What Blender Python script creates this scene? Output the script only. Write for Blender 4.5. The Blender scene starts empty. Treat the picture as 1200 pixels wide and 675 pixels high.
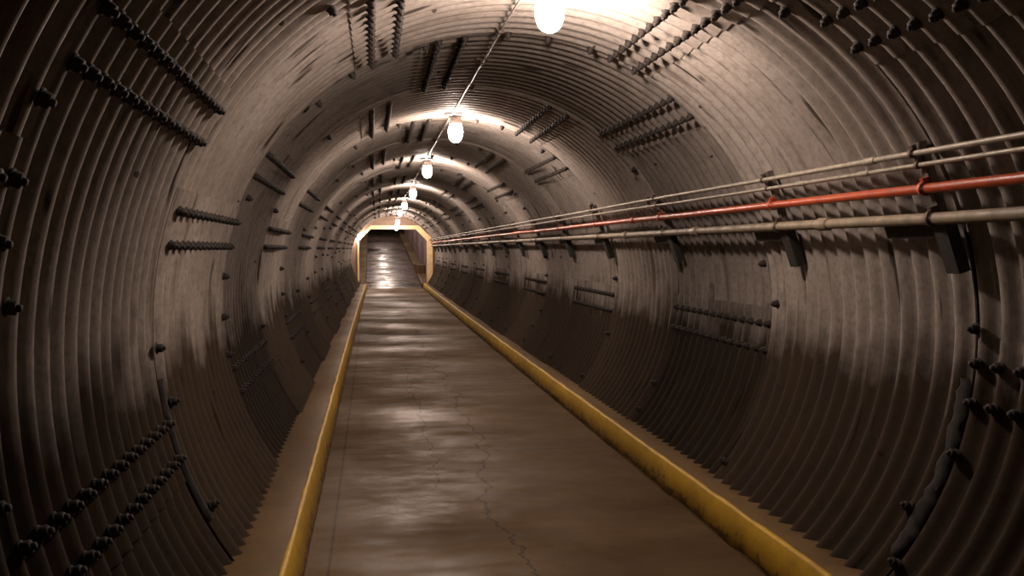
import bpy, math, random
from mathutils import Vector, Matrix
random.seed(7)
PI = math.pi
D = math.radians
C = bpy.context.scene.collection

# ---------------------------------------------------------------- dimensions
R = 1.85            # mean radius of the corrugated shell
AMP = .025          # corrugation half depth
PITCH = 2.12 / 14   # corrugation pitch
RING = 2.12         # length of one ring of plates
S0 = 4.48           # station of one ring joint
SKEW = -.26         # the rings stand a little askew to the tunnel axis
Y_END = 43.0        # bulkhead with the portal
FLOOR = -1.335
LEDGE = -1.122
CAM = Vector((-.787, 0, .381))


def bend(y):
    return .20 * (max(y, 0) / 43) ** 2 if y < 43 else .20


# ---------------------------------------------------------------- materials
def mat(name):
    m = bpy.data.materials.new(name)
    m.use_nodes = True
    nt = m.node_tree
    b = nt.nodes['Principled BSDF']
    return m, nt, b


def N(nt, typ, **kw):
    n = nt.nodes.new(typ)
    for k, v in kw.items():
        if k in n.inputs.keys():
            n.inputs[k].default_value = v
        else:
            setattr(n, k, v)
    return n


def noise(nt, vec, scale, detail=4, rough=.55, mapping=None):
    if mapping:
        mp = N(nt, 'ShaderNodeMapping')
        mp.inputs['Scale'].default_value = mapping
        nt.links.new(vec, mp.inputs['Vector'])
        vec = mp.outputs[0]
    n = N(nt, 'ShaderNodeTexNoise')
    n.inputs['Scale'].default_value = scale
    n.inputs['Detail'].default_value = detail
    n.inputs['Roughness'].default_value = rough
    nt.links.new(vec, n.inputs['Vector'])
    return n.outputs['Fac']


def ramp(nt, fac, a, b, va=0., vb=1.):
    n = N(nt, 'ShaderNodeMapRange')
    n.inputs['From Min'].default_value = a
    n.inputs['From Max'].default_value = b
    n.inputs['To Min'].default_value = va
    n.inputs['To Max'].default_value = vb
    nt.links.new(fac, n.inputs['Value'])
    return n.outputs[0]


def op(nt, o, a, b=None):
    n = N(nt, 'ShaderNodeMath', operation=o)
    for i, v in enumerate((a, b)):
        if v is None:
            continue
        if isinstance(v, (int, float)):
            n.inputs[i].default_value = v
        else:
            nt.links.new(v, n.inputs[i])
    return n.outputs[0]


def mix(nt, fac, a, b, blend='MIX'):
    n = N(nt, 'ShaderNodeMix', data_type='RGBA', blend_type=blend)
    if isinstance(fac, (int, float)):
        n.inputs[0].default_value = fac
    else:
        nt.links.new(fac, n.inputs[0])
    for i, v in ((6, a), (7, b)):
        if isinstance(v, tuple):
            n.inputs[i].default_value = (*v, 1)
        else:
            nt.links.new(v, n.inputs[i])
    return n.outputs[2]


def bump(nt, b, h, strength=.3, dist=.01):
    n = N(nt, 'ShaderNodeBump')
    n.inputs['Strength'].default_value = strength
    n.inputs['Distance'].default_value = dist
    nt.links.new(h, n.inputs['Height'])
    nt.links.new(n.outputs[0], b.inputs['Normal'])


def shell_material():
    m, nt, b = mat('galvanised_corrugated_steel')
    at = N(nt, 'ShaderNodeAttribute', attribute_name='st').outputs['Vector']
    tone = N(nt, 'ShaderNodeAttribute', attribute_name='tone').outputs['Fac']
    sep = N(nt, 'ShaderNodeSeparateXYZ')
    nt.links.new(at, sep.inputs[0])
    z = sep.outputs[2]
    blotch = noise(nt, at, 1.3, 5, .6, (1, 1, .0))
    scuff = noise(nt, at, 7, 6, .65, (1, .6, .0))
    streak = noise(nt, at, 1, 3, .5, (16, .7, .0))
    fine = noise(nt, at, 70, 3, .6, (1, .35, .0))
    base = mix(nt, ramp(nt, blotch, .35, .68), (.26, .228, .205), (.36, .322, .292))
    base = mix(nt, ramp(nt, scuff, .47, .68, 0, .7), base, (.17, .15, .128))
    base = mix(nt, ramp(nt, fine, .46, .72, 0, .55), base, (.13, .107, .09))
    # rusty run-down streaks
    base = mix(nt, ramp(nt, streak, .60, .70, 0, .65), base, (.10, .07, .052))
    # thin dark scratches that run down the sheets
    scr = noise(nt, at, 1, 2, .4, (26, 1.6, .0))
    gate = noise(nt, at, 2.4, 2, .5, (1, 1, .0))
    scr = op(nt, 'MULTIPLY', ramp(nt, scr, .62, .67), ramp(nt, gate, .5, .58))
    base = mix(nt, scr, base, (.05, .04, .035))
    # pock marks
    v = N(nt, 'ShaderNodeTexVoronoi')
    v.inputs['Scale'].default_value = 5
    mp = N(nt, 'ShaderNodeMapping')
    mp.inputs['Scale'].default_value = (1, 1, 0)
    nt.links.new(at, mp.inputs[0])
    nt.links.new(mp.outputs[0], v.inputs['Vector'])
    vs = N(nt, 'ShaderNodeSeparateColor')
    nt.links.new(v.outputs['Color'], vs.inputs[0])
    spot = op(nt, 'MULTIPLY', op(nt, 'LESS_THAN', v.outputs['Distance'], .075), op(nt, 'GREATER_THAN', vs.outputs[0], .45))
    base = mix(nt, spot, base, (.06, .045, .035))
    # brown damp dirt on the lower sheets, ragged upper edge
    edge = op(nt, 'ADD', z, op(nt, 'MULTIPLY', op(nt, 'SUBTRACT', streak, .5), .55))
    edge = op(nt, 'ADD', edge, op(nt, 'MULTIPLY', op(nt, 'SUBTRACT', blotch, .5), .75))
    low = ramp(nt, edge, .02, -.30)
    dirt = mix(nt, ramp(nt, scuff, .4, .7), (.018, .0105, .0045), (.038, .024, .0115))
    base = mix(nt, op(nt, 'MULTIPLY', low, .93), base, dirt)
    tn = N(nt, 'ShaderNodeCombineColor')
    for i in range(3):
        nt.links.new(tone, tn.inputs[i])
    base = mix(nt, 1., base, tn.outputs[0], 'MULTIPLY')
    nt.links.new(base, b.inputs['Base Color'])
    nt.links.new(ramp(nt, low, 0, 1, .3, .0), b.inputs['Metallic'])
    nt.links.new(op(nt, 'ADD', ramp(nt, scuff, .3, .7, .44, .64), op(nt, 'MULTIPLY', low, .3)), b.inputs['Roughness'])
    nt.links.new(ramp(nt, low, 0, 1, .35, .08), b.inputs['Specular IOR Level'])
    bump(nt, b, scuff, .25, .006)
    return m


def concrete(name, c1, c2, c3, r0, r1, scale=1., banded=False, cracks=False, rusty=None):
    m, nt, b = mat(name)
    co = N(nt, 'ShaderNodeTexCoord').outputs['Object']
    big = noise(nt, co, .9 * scale, 5, .6, (1, .45, 1) if not banded else (.45, .55, 1))
    mid = noise(nt, co, 5 * scale, 6, .65, (.55, 1, 1))
    fine = noise(nt, co, 60, 4, .6)
    base = mix(nt, ramp(nt, big, .33, .68), c1, c2)
    base = mix(nt, ramp(nt, mid, .48, .72, 0, .6), base, c3)
    base = mix(nt, ramp(nt, fine, .45, .75, 0, .35), base, c1)
    rgh = ramp(nt, op(nt, 'ADD', op(nt, 'MULTIPLY', big, .65), op(nt, 'MULTIPLY', mid, .35)), .38, .6, r1, r0)
    if cracks:
        sp = N(nt, 'ShaderNodeSeparateXYZ')
        nt.links.new(co, sp.inputs[0])
        for x0, sc, amp, w, ya, yb in ((.12, .55, .55, .007, 0, 60), (-.30, .9, .35, .005, 7, 14.5)):
            cn = N(nt, 'ShaderNodeCombineXYZ')
            nt.links.new(sp.outputs[1], cn.inputs[1])
            cn.inputs[0].default_value = x0 * 37
            wob = noise(nt, cn.outputs[0], sc, 7, .62)
            dx = op(nt, 'SUBTRACT', op(nt, 'SUBTRACT', sp.outputs[0], x0), op(nt, 'MULTIPLY', op(nt, 'SUBTRACT', wob, .5), amp * 2))
            ln = ramp(nt, op(nt, 'ABSOLUTE', dx), w * .4, w * 2.2, .62, 0)
            ln = op(nt, 'MULTIPLY', ln, op(nt, 'MULTIPLY', op(nt, 'GREATER_THAN', sp.outputs[1], ya), op(nt, 'LESS_THAN', sp.outputs[1], yb)))
            base = mix(nt, ln, base, (.022, .016, .012))
        gl = op(nt, 'ABSOLUTE', op(nt, 'ADD', sp.outputs[0], 1.02))
        base = mix(nt, ramp(nt, gl, .004, .012, .55, 0), base, (.03, .02, .012))
        # transverse construction joints
        jy = op(nt, 'ABSOLUTE', op(nt, 'SUBTRACT', op(nt, 'FRACT', op(nt, 'MULTIPLY', op(nt, 'ADD', sp.outputs[1], .9), 1 / 6.1)), .5))
        base = mix(nt, ramp(nt, jy, .0008, .002, .7, 0), base, (.02, .015, .012))
    nt.links.new(base, b.inputs['Base Color'])
    b.inputs['Specular IOR Level'].default_value = .08
    nt.links.new(rgh, b.inputs['Roughness'])
    bump(nt, b, mid, .25, .006)
    return m


def simple(name, col, rough=.5, metal=0., var=.25, scale=14, bmp=.15, col2=None):
    m, nt, b = mat(name)
    co = N(nt, 'ShaderNodeTexCoord').outputs['Object']
    n = noise(nt, co, scale, 5, .6)
    dark = col2 or tuple(c * (1 - var * 1.6) for c in col)
    base = mix(nt, ramp(nt, n, .42, .66), col, dark)
    nt.links.new(base, b.inputs['Base Color'])
    nt.links.new(ramp(nt, n, .3, .7, rough * .85, min(1, rough * 1.2)), b.inputs['Roughness'])
    b.inputs['Metallic'].default_value = metal
    if bmp:
        bump(nt, b, n, bmp, .004)
    return m


def emit(name, col, s):
    m, nt, b = mat(name)
    b.inputs['Base Color'].default_value = (.9, .88, .85, 1)
    b.inputs['Emission Color'].default_value = (*col, 1)
    b.inputs['Emission Strength'].default_value = s
    return m


def yellow_paint():
    m, nt, b = mat('worn_yellow_paint')
    co = N(nt, 'ShaderNodeTexCoord').outputs['Object']
    sp = N(nt, 'ShaderNodeSeparateXYZ')
    nt.links.new(co, sp.inputs[0])
    big = noise(nt, co, 2.2, 5, .6)
    mid = noise(nt, co, 13, 6, .7, (1, .6, 1))
    base = mix(nt, ramp(nt, big, .35, .68), (.54, .335, .013), (.40, .235, .010))
    base = mix(nt, ramp(nt, mid, .48, .66, 0, .6), base, (.30, .17, .016))
    # chipped to the concrete along the foot of the face
    foot = ramp(nt, sp.outputs[2], FLOOR + .0, FLOOR + .16, .26, -.12)
    chip = ramp(nt, op(nt, 'ADD', mid, foot), .62, .67)
    base = mix(nt, op(nt, 'MULTIPLY', chip, .8), base, (.11, .068, .03))
    nt.links.new(base, b.inputs['Base Color'])
    b.inputs['Roughness'].default_value = .6
    bump(nt, b, mid, .3, .004)
    return m


M = dict(
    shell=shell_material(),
    floor=concrete('damp_roadway_concrete', (.066, .041, .018), (.155, .098, .046), (.040, .024, .011), .44, .95, banded=True, cracks=True),
    ledge=concrete('curb_concrete', (.11, .070, .032), (.17, .110, .054), (.07, .042, .02), .55, .8),
    rampfloor=concrete('wet_ramp_concrete', (.05, .037, .031), (.14, .105, .09), (.035, .026, .022), .10, .75, scale=1.0, banded=True),
    bulk=concrete('bulkhead_concrete', (.20, .145, .11), (.26, .19, .145), (.14, .10, .07), .6, .85),
    cream=simple('cream_portal_paint', (.76, .57, .31), .5, 0, .12, 5),
    rampwall=concrete('ramp_wall_concrete', (.16, .115, .11), (.22, .165, .155), (.10, .075, .07), .5, .8),
    yellow=yellow_paint(),
    bolt=simple('dark_rusty_steel', (.022, .016, .013), .8, .1, .3, 40),
    tar=simple('black_joint_mastic', (.010, .008, .007), .95, 0, .2, 25, .5),
    strut=simple('dark_painted_steel', (.022, .019, .017), .6, .2, .3, 20),
    chan=simple('dusty_channel_steel', (.15, .125, .105), .6, .2, .3, 20),
    galv=simple('grey_conduit_steel', (.30, .265, .21), .5, .2, .2, 18, .1),
    drab=simple('dull_tan_pipe_paint', (.225, .18, .12), .55, .0, .2, 12, .1),
    red=simple('orange_red_pipe_paint', (.40, .058, .013), .38, 0, .18, 10, .08),
    clamp=simple('rusted_clamp_steel', (.10, .062, .045), .55, .4, .3, 30),
    redclamp=simple('red_painted_clamp', (.42, .05, .022), .45, 0, .25, 30),
    housing=simple('white_lamp_housing', (.62, .56, .52), .45, 0, .15, 20),
    plate=simple('grey_lamp_plate', (.22, .17, .16), .5, .4, .2, 20),
    globe=emit('glowing_lamp_globe', (1., .79, .665), 500),
    cable=simple('dusty_white_conduit', (.62, .56, .52), .45, .1, .15, 30),
)


# ---------------------------------------------------------------- mesh builder
class MB:
    def __init__(s):
        s.v = []; s.f = []; s.smooth = []

    def add(s, vs, fs, smooth=True):
        o = len(s.v)
        s.v += [tuple(v) for v in vs]
        s.f += [tuple(i + o for i in f) for f in fs]
        s.smooth += [smooth] * len(fs)

    def grid(s, rows, closed=False, smooth=True, caps=False):
        n = len(rows[0])
        vs = [v for r in rows for v in r]
        fs = []
        for i in range(len(rows) - 1):
            for j in range(n if closed else n - 1):
                k = (j + 1) % n
                fs.append((i * n + j, i * n + k, (i + 1) * n + k, (i + 1) * n + j))
        s.add(vs, fs, smooth)
        if caps:
            s.add(rows[0], [tuple(range(n))[::-1]], False)
            s.add(rows[-1], [tuple(range(n))], False)

    def lathe(s, prof, n=20, origin=(0, 0, 0), axis=None, caps=True):
        """profile [(radius, height)] round +Z, or round AXIS (a 3x3 matrix)"""
        rows = []
        for r, h in prof:
            row = []
            for k in range(n):
                a = 2 * PI * k / n
                p = Vector((r * math.cos(a), r * math.sin(a), h))
                if axis is not None:
                    p = axis @ p
                row.append(p + Vector(origin))
            rows.append(row)
        s.grid(rows, True, True)
        if caps:
            if prof[0][0] > 1e-5: s.add(rows[0], [tuple(range(n))[::-1]], False)
            if prof[-1][0] > 1e-5: s.add(rows[-1], [tuple(range(n))], False)

    def tube(s, pts, r, n=14, caps=True):
        rows = []
        for i, p in enumerate(pts):
            p = Vector(p)
            d = (Vector(pts[min(i + 1, len(pts) - 1)]) - Vector(pts[max(i - 1, 0)])).normalized()
            a = d.cross(Vector((0, 0, 1)))
            if a.length < 1e-4: a = d.cross(Vector((1, 0, 0)))
            a.normalize(); b = a.cross(d).normalized()
            rows.append([p + a * (r * math.cos(2 * PI * k / n)) + b * (r * math.sin(2 * PI * k / n)) for k in range(n)])
        s.grid(rows, True, True)
        if caps:
            s.add(rows[0], [tuple(range(n))], False)
            s.add(rows[-1], [tuple(range(n))[::-1]], False)

    def box(s, lo, hi, mtx=None, origin=(0, 0, 0), bev=0.):
        x0, y0, z0 = lo; x1, y1, z1 = hi
        if bev:
            # chamfered along the long edges: octagonal section in x-y, extruded in z
            b = bev
            sec = [(x0 + b, y0), (x1 - b, y0), (x1, y0 + b), (x1, y1 - b), (x1 - b, y1), (x0 + b, y1), (x0, y1 - b), (x0, y0 + b)]
        else:
            sec = [(x0, y0), (x1, y0), (x1, y1), (x0, y1)]
        rows = []
        for zz in (z0, z1):
            row = []
            for x, y in sec:
                p = Vector((x, y, zz))
                if mtx is not None: p = mtx @ p
                row.append(p + Vector(origin))
            rows.append(row)
        s.grid(rows, True, False, True)

    def build(s, name, material, parent=None, attrs=None):
        me = bpy.data.meshes.new(name)
        me.from_pydata(s.v, [], s.f)
        me.polygons.foreach_set('use_smooth', s.smooth)
        me.materials.append(material)
        if attrs:
            for k, (typ, data) in attrs.items():
                a = me.attributes.new(k, typ, 'POINT')
                a.data.foreach_set('vector' if typ == 'FLOAT_VECTOR' else 'value', data)
        me.update()
        o = bpy.data.objects.new(name, me)
        C.objects.link(o)
        if parent: o.parent = parent
        return o


def tag(o, label, cat, group=None, kind=None):
    o['label'] = label; o['category'] = cat
    if group: o['group'] = group
    if kind: o['kind'] = kind
    return o


def empty(name, loc, label, cat, group=None):
    o = bpy.data.objects.new(name, None)
    C.objects.link(o); o.location = loc
    o.empty_display_size = .1
    return tag(o, label, cat, group)


def clone(root, loc, label=None):
    r = root.copy(); C.objects.link(r); r.location = loc
    if label: r['label'] = label
    for ch in list(root.children):
        c = ch.copy(); C.objects.link(c); c.parent = r
        for g in list(ch.children):
            d = g.copy(); C.objects.link(d); d.parent = c
    return r


# ---------------------------------------------------------------- corrugated shell
def shell_point(s, th, off=0., flat=False):
    """station s along the ring axis, angle th; off > 0 goes outwards"""
    r = R + off + (0 if flat else AMP * math.cos(2 * PI * (s - S0) / PITCH))
    y = s + SKEW * R * math.cos(th)
    return Vector((r * math.cos(th) + bend(y), y, r * math.sin(th)))


EVEN = [-45, 20.5, 62, 113, 164.5, 225]
ODD = [-45, -6.5, 46.5, 97.5, 148, 197.5, 225]


class Shell:
    def __init__(s): s.mb = MB(); s.st = []; s.tone = []; s.bolts = []; s.lips = []


shells = {k: Shell() for k in ('wall_right', 'ceiling', 'wall_left')}


def ring_off(i):
    return .008 if i % 2 else -.008


def piece_of(th):
    return 'wall_right' if th < 45 else ('ceiling' if th < 135 else 'wall_left')


first_ring, last_ring = -4, 18
for i in range(first_ring, last_ring + 1):
    cuts = EVEN if i % 2 == 0 else ODD
    sa, sb = S0 + RING * i, S0 + RING * (i + 1)
    near = sa < 22
    per = 10 if near else 6
    rl = random.uniform(-.002, .002)
    for k in range(len(cuts) - 1):
        a0, a1 = cuts[k], cuts[k + 1]
        lap0 = 0 if k == 0 else 6.2
        lap1 = 0 if k == len(cuts) - 2 else 6.2
        sh = shells[piece_of((max(a0, -38) + min(a1, 218)) / 2)]
        # every second plate laps over its neighbours; so does every second ring
        off = rl + (.004 if k % 2 else -.004) + ring_off(i)
        t0, t1 = a0 - lap0, a1 + lap1
        s0, s1 = sa - .045, sb + .045
        if i == last_ring: s1 = sb - .3
        ns = int(round((s1 - s0) / PITCH * per))
        nt_ = max(6, int(round((t1 - t0) / (2.6 if near else 4))))
        tone = random.uniform(.86, 1.08)
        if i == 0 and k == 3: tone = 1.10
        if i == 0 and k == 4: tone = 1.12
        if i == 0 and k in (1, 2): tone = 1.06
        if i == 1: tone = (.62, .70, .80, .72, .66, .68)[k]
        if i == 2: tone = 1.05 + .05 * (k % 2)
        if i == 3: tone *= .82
        rows = []
        P_ = lambda q, w, lip=0: shell_point(s0 + (s1 - s0) * q / ns, D(t0 + (t1 - t0) * w / nt_), off + lip)

        def put(p, q, w):
            sh.st.extend([s0 + (s1 - s0) * q / ns + 31.7 * i + 7.3 * k, D(t0 + (t1 - t0) * w / nt_) * R + 3.1 * k + 5.9 * i, p.z])
            sh.tone.append(tone)
            return p
        for q in range(ns + 1):
            rows.append([put(P_(q, w), q, w) for w in range(nt_ + 1)])
        # cut edges of the sheet, turned outwards
        for w in (0, nt_):
            sh.lips.append((sh, [[(P_(q, w), q, w) for q in range(ns + 1)], [(P_(q, w, .011), q, w) for q in range(ns + 1)]], put))
        for q in (0, ns):
            sh.lips.append((sh, [[(P_(q, w), q, w) for w in range(nt_ + 1)], [(P_(q, w, .011), q, w) for w in range(nt_ + 1)]], put))
        sh.mb.grid(rows, False, True)
        for _, lp, put_ in sh.lips:
            sh.mb.grid([[put_(*t) for t in row] for row in lp], False, True)
        sh.lips = []
    # bolts of the lengthwise laps: two rows, a nut on every crest
    for a in cuts[1:-1]:
        if a < -36 or a > 216 or a == 20.5: continue
        for da in (-2.75, 2.75):
            for c in range(14):
                s_ = sa + (c + .5) * PITCH
                sh = shells[piece_of(a)]
                sh.bolts.append((s_, D(a + da), ring_off(i) - .003))
    # bolts of the ring joint
    if i > first_ring:
        a = -34.0
        while a < 215:
            if all(abs(a - c) > 4 for c in EVEN + ODD):
                shells[piece_of(a)].bolts.append((sa + random.choice((-.5, .5)) * PITCH, D(a), -.010))
            a += random.choice((8.5, 9, 17, 26)) + random.uniform(-.8, .8)

labels = {
    'wall_right': 'right wall of corrugated steel plates behind the pipes, brown with dirt below',
    'wall_left': 'left wall of corrugated steel plates without pipes, bolted seams and dark lower half',
    'ceiling': 'arched corrugated steel ceiling carrying the row of lamps',
}

# one nut on its stud, standing on the plate and pointing inwards
nut = MB()
nut.lathe([(.028, 0), (.028, .006), (.0, .006)], 10, caps=False)
nut.lathe([(.0225, .004), (.0225, .028), (.0195, .032), (.0, .032)], 6, caps=False)
nut.lathe([(.0115, .030), (.0115, .042), (.009, .045), (0, .045)], 8, caps=False)
nut_mesh = None


def in_view(p):
    d = p - CAM
    cy, sy = math.cos(.1426), math.sin(.1426)
    x = d.x * cy - d.y * sy; y = d.x * sy + d.y * cy
    c, s_ = math.cos(.0398), math.sin(.0398)
    y2 = y * c - d.z * s_; z2 = y * s_ + d.z * c
    return y2 > .3 and abs(x / y2) < .53 and abs(z2 / y2) < .30


shell_obj = {}
for nm, sh in shells.items():
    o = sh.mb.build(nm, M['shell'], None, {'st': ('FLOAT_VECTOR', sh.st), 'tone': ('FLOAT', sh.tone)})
    tag(o, labels[nm], 'wall' if nm != 'ceiling' else 'ceiling', kind='structure')
    shell_obj[nm] = o
    lst = []
    for s_, th, rise in sh.bolts:
        p = shell_point(s_, th, rise)
        if p.y > Y_END - .3 or p.y < -1.5: continue
        n = Vector((-math.cos(th), 0, -math.sin(th)))
        u = Vector((0, 1, 0)); w = n.cross(u)
        rot = Matrix((w, u, n)).transposed() @ Matrix.Rotation(random.uniform(0, 1), 3, 'Z')
        lst.append((0 if in_view(p) else 1, (p - CAM).length, p, rot))
    lst.sort(key=lambda t: t[:2])
    rest = MB()
    for j, (hid, dist, p, rot) in enumerate(lst):
        if j < 100 and not hid:
            if nut_mesh is None:
                b = nut.build('bolt', M['bolt'], o); nut_mesh = b.data
            else:
                b = bpy.data.objects.new('bolt', nut_mesh); C.objects.link(b); b.parent = o
            b.matrix_local = Matrix.Translation(p) @ rot.to_4x4()
            b['label'] = 'dark rusty bolt'
        else:
            rest.add([rot @ Vector(v) + p for v in nut.v], nut.f, True)
    ro = rest.build('bolts', M['bolt'], o)
    ro['kind'] = 'stuff'; ro['label'] = 'dark rusty bolts farther along'


# black mastic strips over the ring joint low on both walls, and short ones farther on
def joint_strip(i, a0, a1, parent, wid=.05, seed=0):
    rnd = random.Random(seed)
    mb = MB(); rows = []
    n = 26
    for q in range(n + 1):
        th = D(a0 + (a1 - a0) * q / n)
        w = wid * (.75 + .5 * rnd.random()) * (1 if 0 < q < n else .4)
        ctr = S0 + RING * i + rnd.uniform(-.012, .012)
        row = []
        for dx, r in ((-w, .004), (-w * .8, -.014), (-w * .3, -.019), (w * .3, -.020), (w * .8, -.014), (w, .004)):
            row.append(shell_point(ctr + dx * .8, th, r - .016, True))
        rows.append(row)
    mb.grid(rows, False, True)
    o = mb.build('joint_strip', M['tar'], parent)
    o['label'] = 'black mastic strip along a ring joint'
    return o


joint_strip(0, 188, 211, shell_obj['wall_left'], .042, 1)
joint_strip(0, -6, -33, shell_obj['wall_right'], .055, 2)

# ---------------------------------------------------------------- roadway, curbs
mb = MB()
ys = [-4 + .5 * k for k in range(95)] + [43.6]
mb.grid([[(x + bend(y), y, FLOOR) for x in (-1.36, -.6, 0, .6, 1.42)] for y in ys], False, True)
fl = mb.build('floor', M['floor'])
tag(fl, 'damp brown concrete roadway with a long wandering crack', 'floor', kind='structure')


def curb(name, side, x_top, x_bot, label):
    rnd = random.Random(3 + side)
    body, paint = MB(), MB()
    rb, rp = [], []
    y = -3.0
    while y < Y_END + .01:
        j = rnd.uniform(-.0035, .0035); jz = rnd.uniform(-.0025, .0025)
        bx = bend(y)
        X = lambda x: x + bx
        outer = side * 1.50
        xt, xb = x_top + j, x_bot + j * .6
        rb.append([(X(xb), y, FLOOR - .03), (X(xb), y, FLOOR), (X(xt - side * .005), y, LEDGE - .010 + jz), (X(xt), y, LEDGE - .004 + jz),
                   (X(xt + side * .008), y, LEDGE + jz), (X(x_top + side * .12), y, LEDGE + jz * .5), (X(outer), y, LEDGE), (X(outer + side * .1), y, LEDGE - .08)])
        e = .0045
        lo = FLOOR + .010 + rnd.uniform(-.006, .014)
        t = (lo - FLOOR) / (LEDGE - .010 - FLOOR)
        xl = xb + (xt - side * .005 - xb) * t
        up = rnd.uniform(.012, .022)
        rp.append([(X(xl), y, lo), (X(xl - side * e), y, lo + .003), (X(xt - side * (.005 + e)), y, LEDGE - .010 + jz + .001), (X(xt - side * e), y, LEDGE + e * .4 + jz),
                   (X(xt + side * .008), y, LEDGE + e + jz), (X(xt + side * up), y, LEDGE + e + jz * .8), (X(xt + side * (up + .003)), y, LEDGE - .002 + jz * .8)])
        y += .2
    body.grid(rb); paint.grid(rp)
    o = body.build(name, M['ledge'])
    tag(o, label, 'curb', kind='structure')
    p = paint.build('painted_edge', M['yellow'], o)
    p['label'] = 'worn yellow painted curb face'
    return o


cl = curb('trim_1', -1, -1.198, -1.148, 'narrow concrete curb along the left wall with yellow painted face')
cr = curb('trim_2', 1, 1.283, 1.25, 'concrete curb under the pipes with wide yellow painted face')
mb = MB()
mb.box((1.27 + .2, 42.2, LEDGE), (1.50 + .2, 42.98, LEDGE + .008))
mb.build('painted_end', M['yellow'], cr)

# ---------------------------------------------------------------- bulkhead, portal frame, ramp beyond
BX = bend(Y_END)


def portal_poly(hl, hr, top, ch):
    return [(-hl, FLOOR - .05), (hr, FLOOR - .05), (hr, top - ch), (hr - ch, top), (-hl + ch, top), (-hl, top - ch)]


def poly_ray(poly, a):
    c, s_ = math.cos(a), math.sin(a)
    best = 1e9
    for k in range(len(poly)):
        (x0, z0), (x1, z1) = poly[k], poly[(k + 1) % len(poly)]
        dx, dz = x1 - x0, z1 - z0
        det = -c * dz + dx * s_
        if abs(det) < 1e-9: continue
        t = (-x0 * dz + dx * z0) / det
        u = (c * z0 - s_ * x0) / det
        if t > 0 and -1e-6 <= u <= 1 + 1e-6: best = min(best, t)
    return best


inner = portal_poly(1.50, 1.45, 1.24, .50)
outer = portal_poly(1.57, 1.68, 1.40, .58)
angs = sorted(set([round(math.atan2(z, x), 6) for x, z in inner + outer] + [round(-PI + 2 * PI * k / 120, 6) for k in range(120)]))
ring = lambda poly, y: [(poly_ray(poly, a) * math.cos(a) + BX, y, poly_ray(poly, a) * math.sin(a)) for a in angs]
circ = lambda r, y: [(r * math.cos(a) + BX, y, r * math.sin(a)) for a in angs]
mb = MB()
mb.grid([circ(1.98, Y_END), ring(inner, Y_END), ring(inner, Y_END + .45), circ(1.98, Y_END + .45)], True, False)
bh = mb.build('wall_far', M['bulk'])
tag(bh, 'tan concrete bulkhead closing the tunnel round the portal', 'wall', kind='structure')
mb = MB()
inner2 = portal_poly(1.495, 1.445, 1.235, .498)
mb.grid([ring(outer, Y_END - .001), ring(outer, Y_END - .06), ring(inner2, Y_END - .06), ring(inner2, Y_END + .47), ring(inner, Y_END + .47)], True, False)
fr = mb.build('door_1', M['cream'])
tag(fr, 'cream painted portal frame with cut corners at the tunnel end', 'portal', kind='structure')

SL = .080
RY0, RY1 = Y_END + .45, 86.
rz = lambda y: FLOOR + max(0, y - Y_END - .6) * SL
mb = MB()
ys = [Y_END + .3 + k * .5 for k in range(int((RY1 - RY0) / .5) + 2)]
mb.grid([[(x + BX, y, rz(y)) for x in (-1.6, -.8, 0, .8, 1.6)] for y in ys])
o = mb.build('floor_far', M['rampfloor'])
tag(o, 'wet ramp floor climbing beyond the portal', 'floor', kind='structure')
mb = MB()
prof = [(-1.62, -.1), (-1.62, 1.7)] + [(1.62 * math.cos(a), 1.7 + 1.25 * math.sin(a)) for a in [PI * (1 - k / 20) for k in range(1, 20)]] + [(1.62, 1.7), (1.62, -.1)]
mb.grid([[(x + BX, y, rz(y) + z) for x, z in prof] for y in (RY0 - .02, RY0 + 2, 60, 75, RY1)], False, False)
mb.add([(x + BX, RY1, rz(RY1) + z) for x, z in prof], [tuple(range(len(prof)))], False)
o = mb.build('wall_ramp', M['rampwall'])
tag(o, 'dark concrete walls and vault of the ramp beyond the portal', 'wall', kind='structure')
for side, nm, lb in ((-1, 'trim_3', 'left curb of the ramp beyond the portal'), (1, 'trim_4', 'right curb of the ramp beyond the portal')):
    mb = MB()
    rows = []
    for y in [RY0 + k * 1.0 for k in range(int(RY1 - RY0) + 1)]:
        x = BX + side * 1.22
        rows.append([(x, y, rz(y) - .02), (x + side * .02, y, rz(y) + .19), (x + side * .045, y, rz(y) + .21), (BX + side * 1.62, y, rz(y) + .21)])
    mb.grid(rows, False, False)
    o = mb.build(nm, M['ledge'])
    tag(o, lb, 'curb', kind='structure')
# block on the right ramp curb
mb = MB()
mb.box((BX + 1.24, 47.5, rz(47.5) + .2), (BX + 1.60, 52.5, rz(47.5) + .62), bev=.03)
o = mb.build('concrete_block', M['ledge'])
tag(o, 'long low concrete block on the right ramp curb beyond the portal', 'block')


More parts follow.
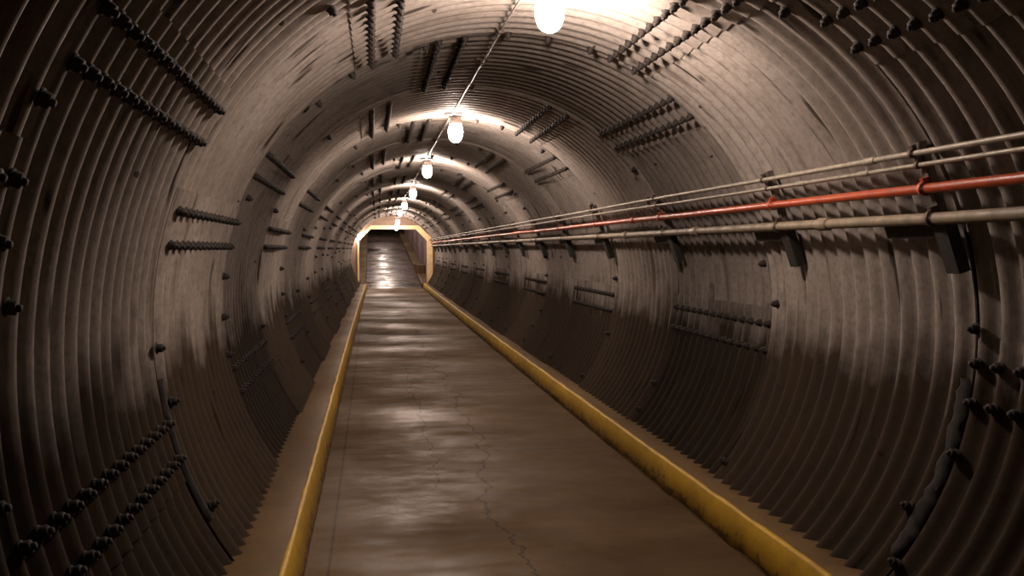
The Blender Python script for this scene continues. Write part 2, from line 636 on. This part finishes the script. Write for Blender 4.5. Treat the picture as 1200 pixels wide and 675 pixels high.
# ---------------------------------------------------------------- pipes on the right wall
def pipe(name, ang, rad, base, m, label, couplings, cm):
    rc = base - rad
    x, z = rc * math.cos(D(ang)), rc * math.sin(D(ang))
    rnd = random.Random(int(ang * 10))
    pts = []
    y = -1.2
    while y < Y_END + .02:
        pts.append((x + bend(y) + rnd.uniform(-.003, .003), y, z + rnd.uniform(-.004, .004)))
        y += 1.7
    pts.append((x + bend(Y_END), Y_END + .02, z))
    root = empty(name, (x, 0, z), label, 'pipe', 'pipes along the right wall')
    mb = MB()
    mb.tube([(p[0] - x, p[1], p[2] - z) for p in pts], rad, 16)
    mb.build('run', m, root)
    for yc in couplings:
        k = max(j for j in range(len(pts)) if pts[j][1] <= yc)
        a, b = Vector(pts[k]), Vector(pts[k + 1])
        p = a.lerp(b, (yc - a.y) / (b.y - a.y)) - Vector((x, 0, z))
        d = (b - a).normalized()
        cb = MB()
        L = .045 + rad * .6
        prof = [(-L, rad * .98), (-L, rad * 1.2), (-L * .8, rad * 1.32), (L * .8, rad * 1.32), (L, rad * 1.2), (L, rad * .98)]
        q = Vector((0, 0, 1)).rotation_difference(d).to_matrix()
        cb.lathe([(r, h) for h, r in prof], 16, p, q, caps=False)
        cb.build('coupling', cm, root)
    return Vector((x, 0, z))


BASE = 1.742
PIPES = [
    ('electrical_conduit', 27.3, .0135, M['galv'], 'topmost of the four pipes, thin grey conduit along the right wall', [4.35, 7.6, 10.9, 14.2, 17.5, 20.8], M['galv']),
    ('electrical_conduit', 25.45, .011, M['galv'], 'thinnest grey conduit, just above the orange red pipe on the right wall', [4.45, 5.15, 8.2, 11.3, 14.4, 17.5], M['galv']),
    ('fire_pipe', 22.0, .0225, M['red'], 'orange red painted pipe along the right wall between grey ones', [8.8, 13.5, 19.0, 25.0], M['red']),
    ('water_pipe', 17.5, .027, M['drab'], 'lowest and thickest pipe, dull tan, along the right wall', [5.02, 7.15, 9.2, 14.9, 18.5, 22.5], M['drab']),
]
for nm, a, r, m, lb, cs, cm in PIPES:
    pipe(nm, a, r, BASE, m, lb, cs, cm)

# brackets: a channel behind the four pipes on every ring joint
bys = [1.85, 3.98, 5.62, 7.93, 10.3, 12.4, 14.4] + [16.5 + 2.12 * k for k in range(13)]
A0, A1 = 8.3, 30.0
am = D((A0 + A1) / 2)
rad_v = Vector((math.cos(am), 0, math.sin(am)))
tan_v = Vector((-math.sin(am), 0, math.cos(am)))
half = 1.79 * math.sin(D((A1 - A0) / 2))
bo = Vector((0, 0, 0))


def br_mtx():
    # local x = radial outwards, y = along the tunnel, z = up along the wall
    return Matrix((rad_v, Vector((0, 1, 0)), tan_v)).transposed()


proto = None
ordinal = ['second', 'third', 'fourth', 'fifth', 'sixth', 'seventh', 'eighth', 'ninth', 'tenth', 'eleventh', 'twelfth', 'thirteenth', 'fourteenth', 'fifteenth', 'sixteenth', 'seventeenth', 'eighteenth', 'nineteenth', 'twentieth']
for j, y in enumerate(bys):
    if y > Y_END - .4 or j == 0: continue
    if j == 1:
        lb = 'nearest dark bracket, its black end hanging widest below the lowest pipe'
    else:
        lb = 'dark pipe bracket on the right wall, %s from the viewer' % ordinal[j - 2]
    loc = (bend(y), y, 0)
    if proto is None:
        proto = empty('pipe_bracket', loc, lb, 'bracket', 'pipe brackets along the right wall')
        mt = br_mtx()
        mb = MB()
        r0, r1 = 1.742, 1.792
        zz = lambda ang: 1.77 * math.sin(D(ang) - am)
        # slim channel the pipes are clamped to: web towards the pipes, two flanges back to the wall
        w = .018
        mb.box((r0, -w, zz(11)), (r0 + .005, w, zz(28.4)), mt)
        mb.box((r0, -w, zz(11)), (r1 - .012, -w + .005, zz(28.4)), mt)
        mb.box((r0, w - .005, zz(11)), (r1 - .012, w, zz(28.4)), mt)
        ch = mb.build('channel', M['chan'], proto)
        # broad black end plate and a bar under the lowest pipe
        mb = MB()
        mb.box((1.728, -.055, zz(9.0)), (1.784, .055, zz(16.3)), mt, bev=.006)
        mb.build('end_plate', M['strut'], proto)
        mb = MB()
        mb.box((1.748, .05, zz(14.2)), (1.785, .50, zz(16.2)), mt, bev=.006)
        mb.build('support_bar', M['strut'], proto)
        for nm, a, r, m, lb2, cs, cm in PIPES:
            rc = BASE - r
            p = Vector((rc * math.cos(D(a)), 0, rc * math.sin(D(a))))
            cb = MB()
            rows = []
            for dy in (-.014, .014):
                row = []
                for k in range(19):
                    t = 2 * PI * k / 18
                    rr = r * 1.13 + .002
                    row.append(p + Vector((rr * math.cos(t), dy, rr * math.sin(t))))
                rows.append(row)
            ro = [[p + (v - p) * 1 for v in row] for row in rows]
            outer_r = [[Vector((p.x + (v.x - p.x) * 1.16, v.y, p.z + (v.z - p.z) * 1.16)) for v in row] for row in rows]
            cb.grid([rows[0], outer_r[0], outer_r[1], rows[1]], False, True)
            # ear of the clamp with its screw
            ear = p + tan_v * (r + .010)
            cb.box((-r * .2, -.014, -.010), (r + .004, .014, .012), mt, ear)
            cb.build('clamp', M['redclamp'] if nm == 'fire_pipe' else M['clamp'], proto)
    else:
        clone(proto, loc, lb)

# ---------------------------------------------------------------- conduit along the crown and the lamps
CX = .055
root = empty('ceiling_conduit', (CX, 0, 1.80), 'thin pale conduit running along the crown of the ceiling from lamp to lamp', 'conduit')
mb = MB()
pts = []
y = -1.0
rnd = random.Random(5)
while y < Y_END - .02:
    pts.append((bend(y) + rnd.uniform(-.004, .004), y, -.004 + rnd.uniform(-.003, .003)))
    y += .55
pts.append((bend(Y_END), Y_END - .02, 0))
mb.tube(pts, .0075, 10)
mb.build('run', M['cable'], root)
y = 3.2
while y < 42:
    mb = MB()
    bx = bend(y)
    mb.tube([(bx - .05, y, .026), (bx - .016, y, .012), (bx - .012, y, -.016), (bx + .012, y, -.016), (bx + .016, y, .012), (bx + .05, y, .026)], .006, 6)
    mb.build('clip', M['clamp'], root)
    y += 1.06


def lamp_parts(root, up=True):
    mb = MB()
    mb.lathe([(.0, .012), (.115, .012), (.125, .006), (.125, -.004), (.10, -.014), (.062, -.020), (0, -.02)], 28, caps=False)
    pl = mb.build('mounting_plate', M['plate'], root)
    for a in (0, PI):
        mb = MB()
        mb.lathe([(.011, 0), (.011, -.008), (0, -.009)], 6, (.092 * math.cos(a), .092 * math.sin(a), -.012), caps=False)
        mb.build('screw', M['clamp'], pl)
    mb = MB()
    mb.lathe([(.0, -.016), (.052, -.016), (.058, -.03), (.060, -.075), (.068, -.082), (.068, -.104), (.060, -.110), (.0, -.110)], 24, caps=False)
    mb.build('socket_housing', M['housing'], root)
    mb = MB()
    mb.lathe([(.0, -.106), (.050, -.108), (.064, -.125), (.074, -.155), (.077, -.19), (.073, -.225), (.061, -.262), (.041, -.285), (.020, -.295), (0, -.297)], 28, caps=False)
    mb.build('globe', M['globe'], root)


LZ = 1.812
lamps = [
    (.145, 5.12, LZ, 'nearest and largest glowing lamp, cut by the top of the photo'),
    (.10, 10.5, LZ, 'second glowing lamp from the viewer, under a bright ring of ceiling'),
    (.085, 15.8, LZ, 'third glowing lamp from the viewer on the ceiling conduit'),
    (.10, 22.2, LZ, 'fourth glowing lamp from the viewer on the ceiling conduit'),
    (.09, 28.5, LZ, 'fifth glowing lamp, first of the close cluster over the far portal'),
    (.09, 34.4, LZ, 'sixth glowing lamp, in the middle of the cluster over the far portal'),
    (.09, 38.8, 1.62, 'seventh glowing lamp, low in the cluster over the far portal'),
    (.09, 41.9, 1.46, 'farthest and lowest glowing lamp of the row, just before the portal frame'),
]
lamp0 = None
for x, y, z, lb in lamps:
    loc = (x + bend(y), y, z)
    if lamp0 is None:
        lamp0 = empty('ceiling_lamp', loc, lb, 'lamp', 'lamps along the crown of the tunnel')
        lamp_parts(lamp0)
        L_ = lamp0
    else:
        L_ = clone(lamp0, loc, lb)
    if z < 1.7:
        mb = MB()
        mb.tube([(0, 0, 0), (0, 0, 1.84 - z)], .012, 10)
        mb.build('hanger_rod', M['clamp'], L_)
# lamp on the left shoulder of the portal frame
ro = empty('portal_lamp', (-1.30, Y_END - .075, 1.09), 'small glowing lamp at the left corner of the cream portal frame', 'lamp')
mb = MB()
mb.lathe([(0, 0), (.07, 0), (.07, .012), (.05, .03), (0, .03)], 20, (0, 0, -.03), Matrix.Rotation(PI / 2, 3, 'X'), caps=False)
mb.build('mounting_plate', M['plate'], ro)
mb = MB()
mb.tube([(0, -.02, -.03), (0, -.07, -.03), (0, -.085, -.05), (0, -.085, -.085)], .022, 12)
mb.build('socket_arm', M['housing'], ro)
mb = MB()
mb.lathe([(.0, -.075), (.03, -.08), (.05, -.11), (.055, -.15), (.048, -.19), (.025, -.22), (0, -.225)], 20, (0, -.085, 0), caps=False)
mb.build('globe', M['globe'], ro)
# unseen lamps added under the ramp vault, there only to light the wet floor
r0 = None
for y in (47.5, 53., 59., 66., 74.):
    loc = (BX - .1, y, rz(y) + 2.93)
    lb = 'unseen lamp added under the ramp vault to light its floor, hidden behind the lintel'
    L_ = clone(lamp0, loc, lb)
    L_['group'] = 'added lamps of the ramp'

# ---------------------------------------------------------------- camera, world, view
w = bpy.data.worlds.new('World'); bpy.context.scene.world = w
w.use_nodes = True
w.node_tree.nodes['Background'].inputs[0].default_value = (.01, .009, .008, 1)
w.node_tree.nodes['Background'].inputs[1].default_value = 0.0
cam = bpy.data.cameras.new('Camera')
cam.sensor_width = 36; cam.lens = 1150 / 1200 * 36
cam.clip_start = .05; cam.clip_end = 300
co = bpy.data.objects.new('Camera', cam); C.objects.link(co)
co.location = CAM
co.rotation_euler = (PI / 2 - .0398, 0, -.1426)
sc = bpy.context.scene
sc.camera = co
sc.view_settings.view_transform = 'Standard'
sc.view_settings.look = 'None'
sc.view_settings.gamma = 1
sc.view_settings.use_curve_mapping = False
sc.view_settings.exposure = 0.0
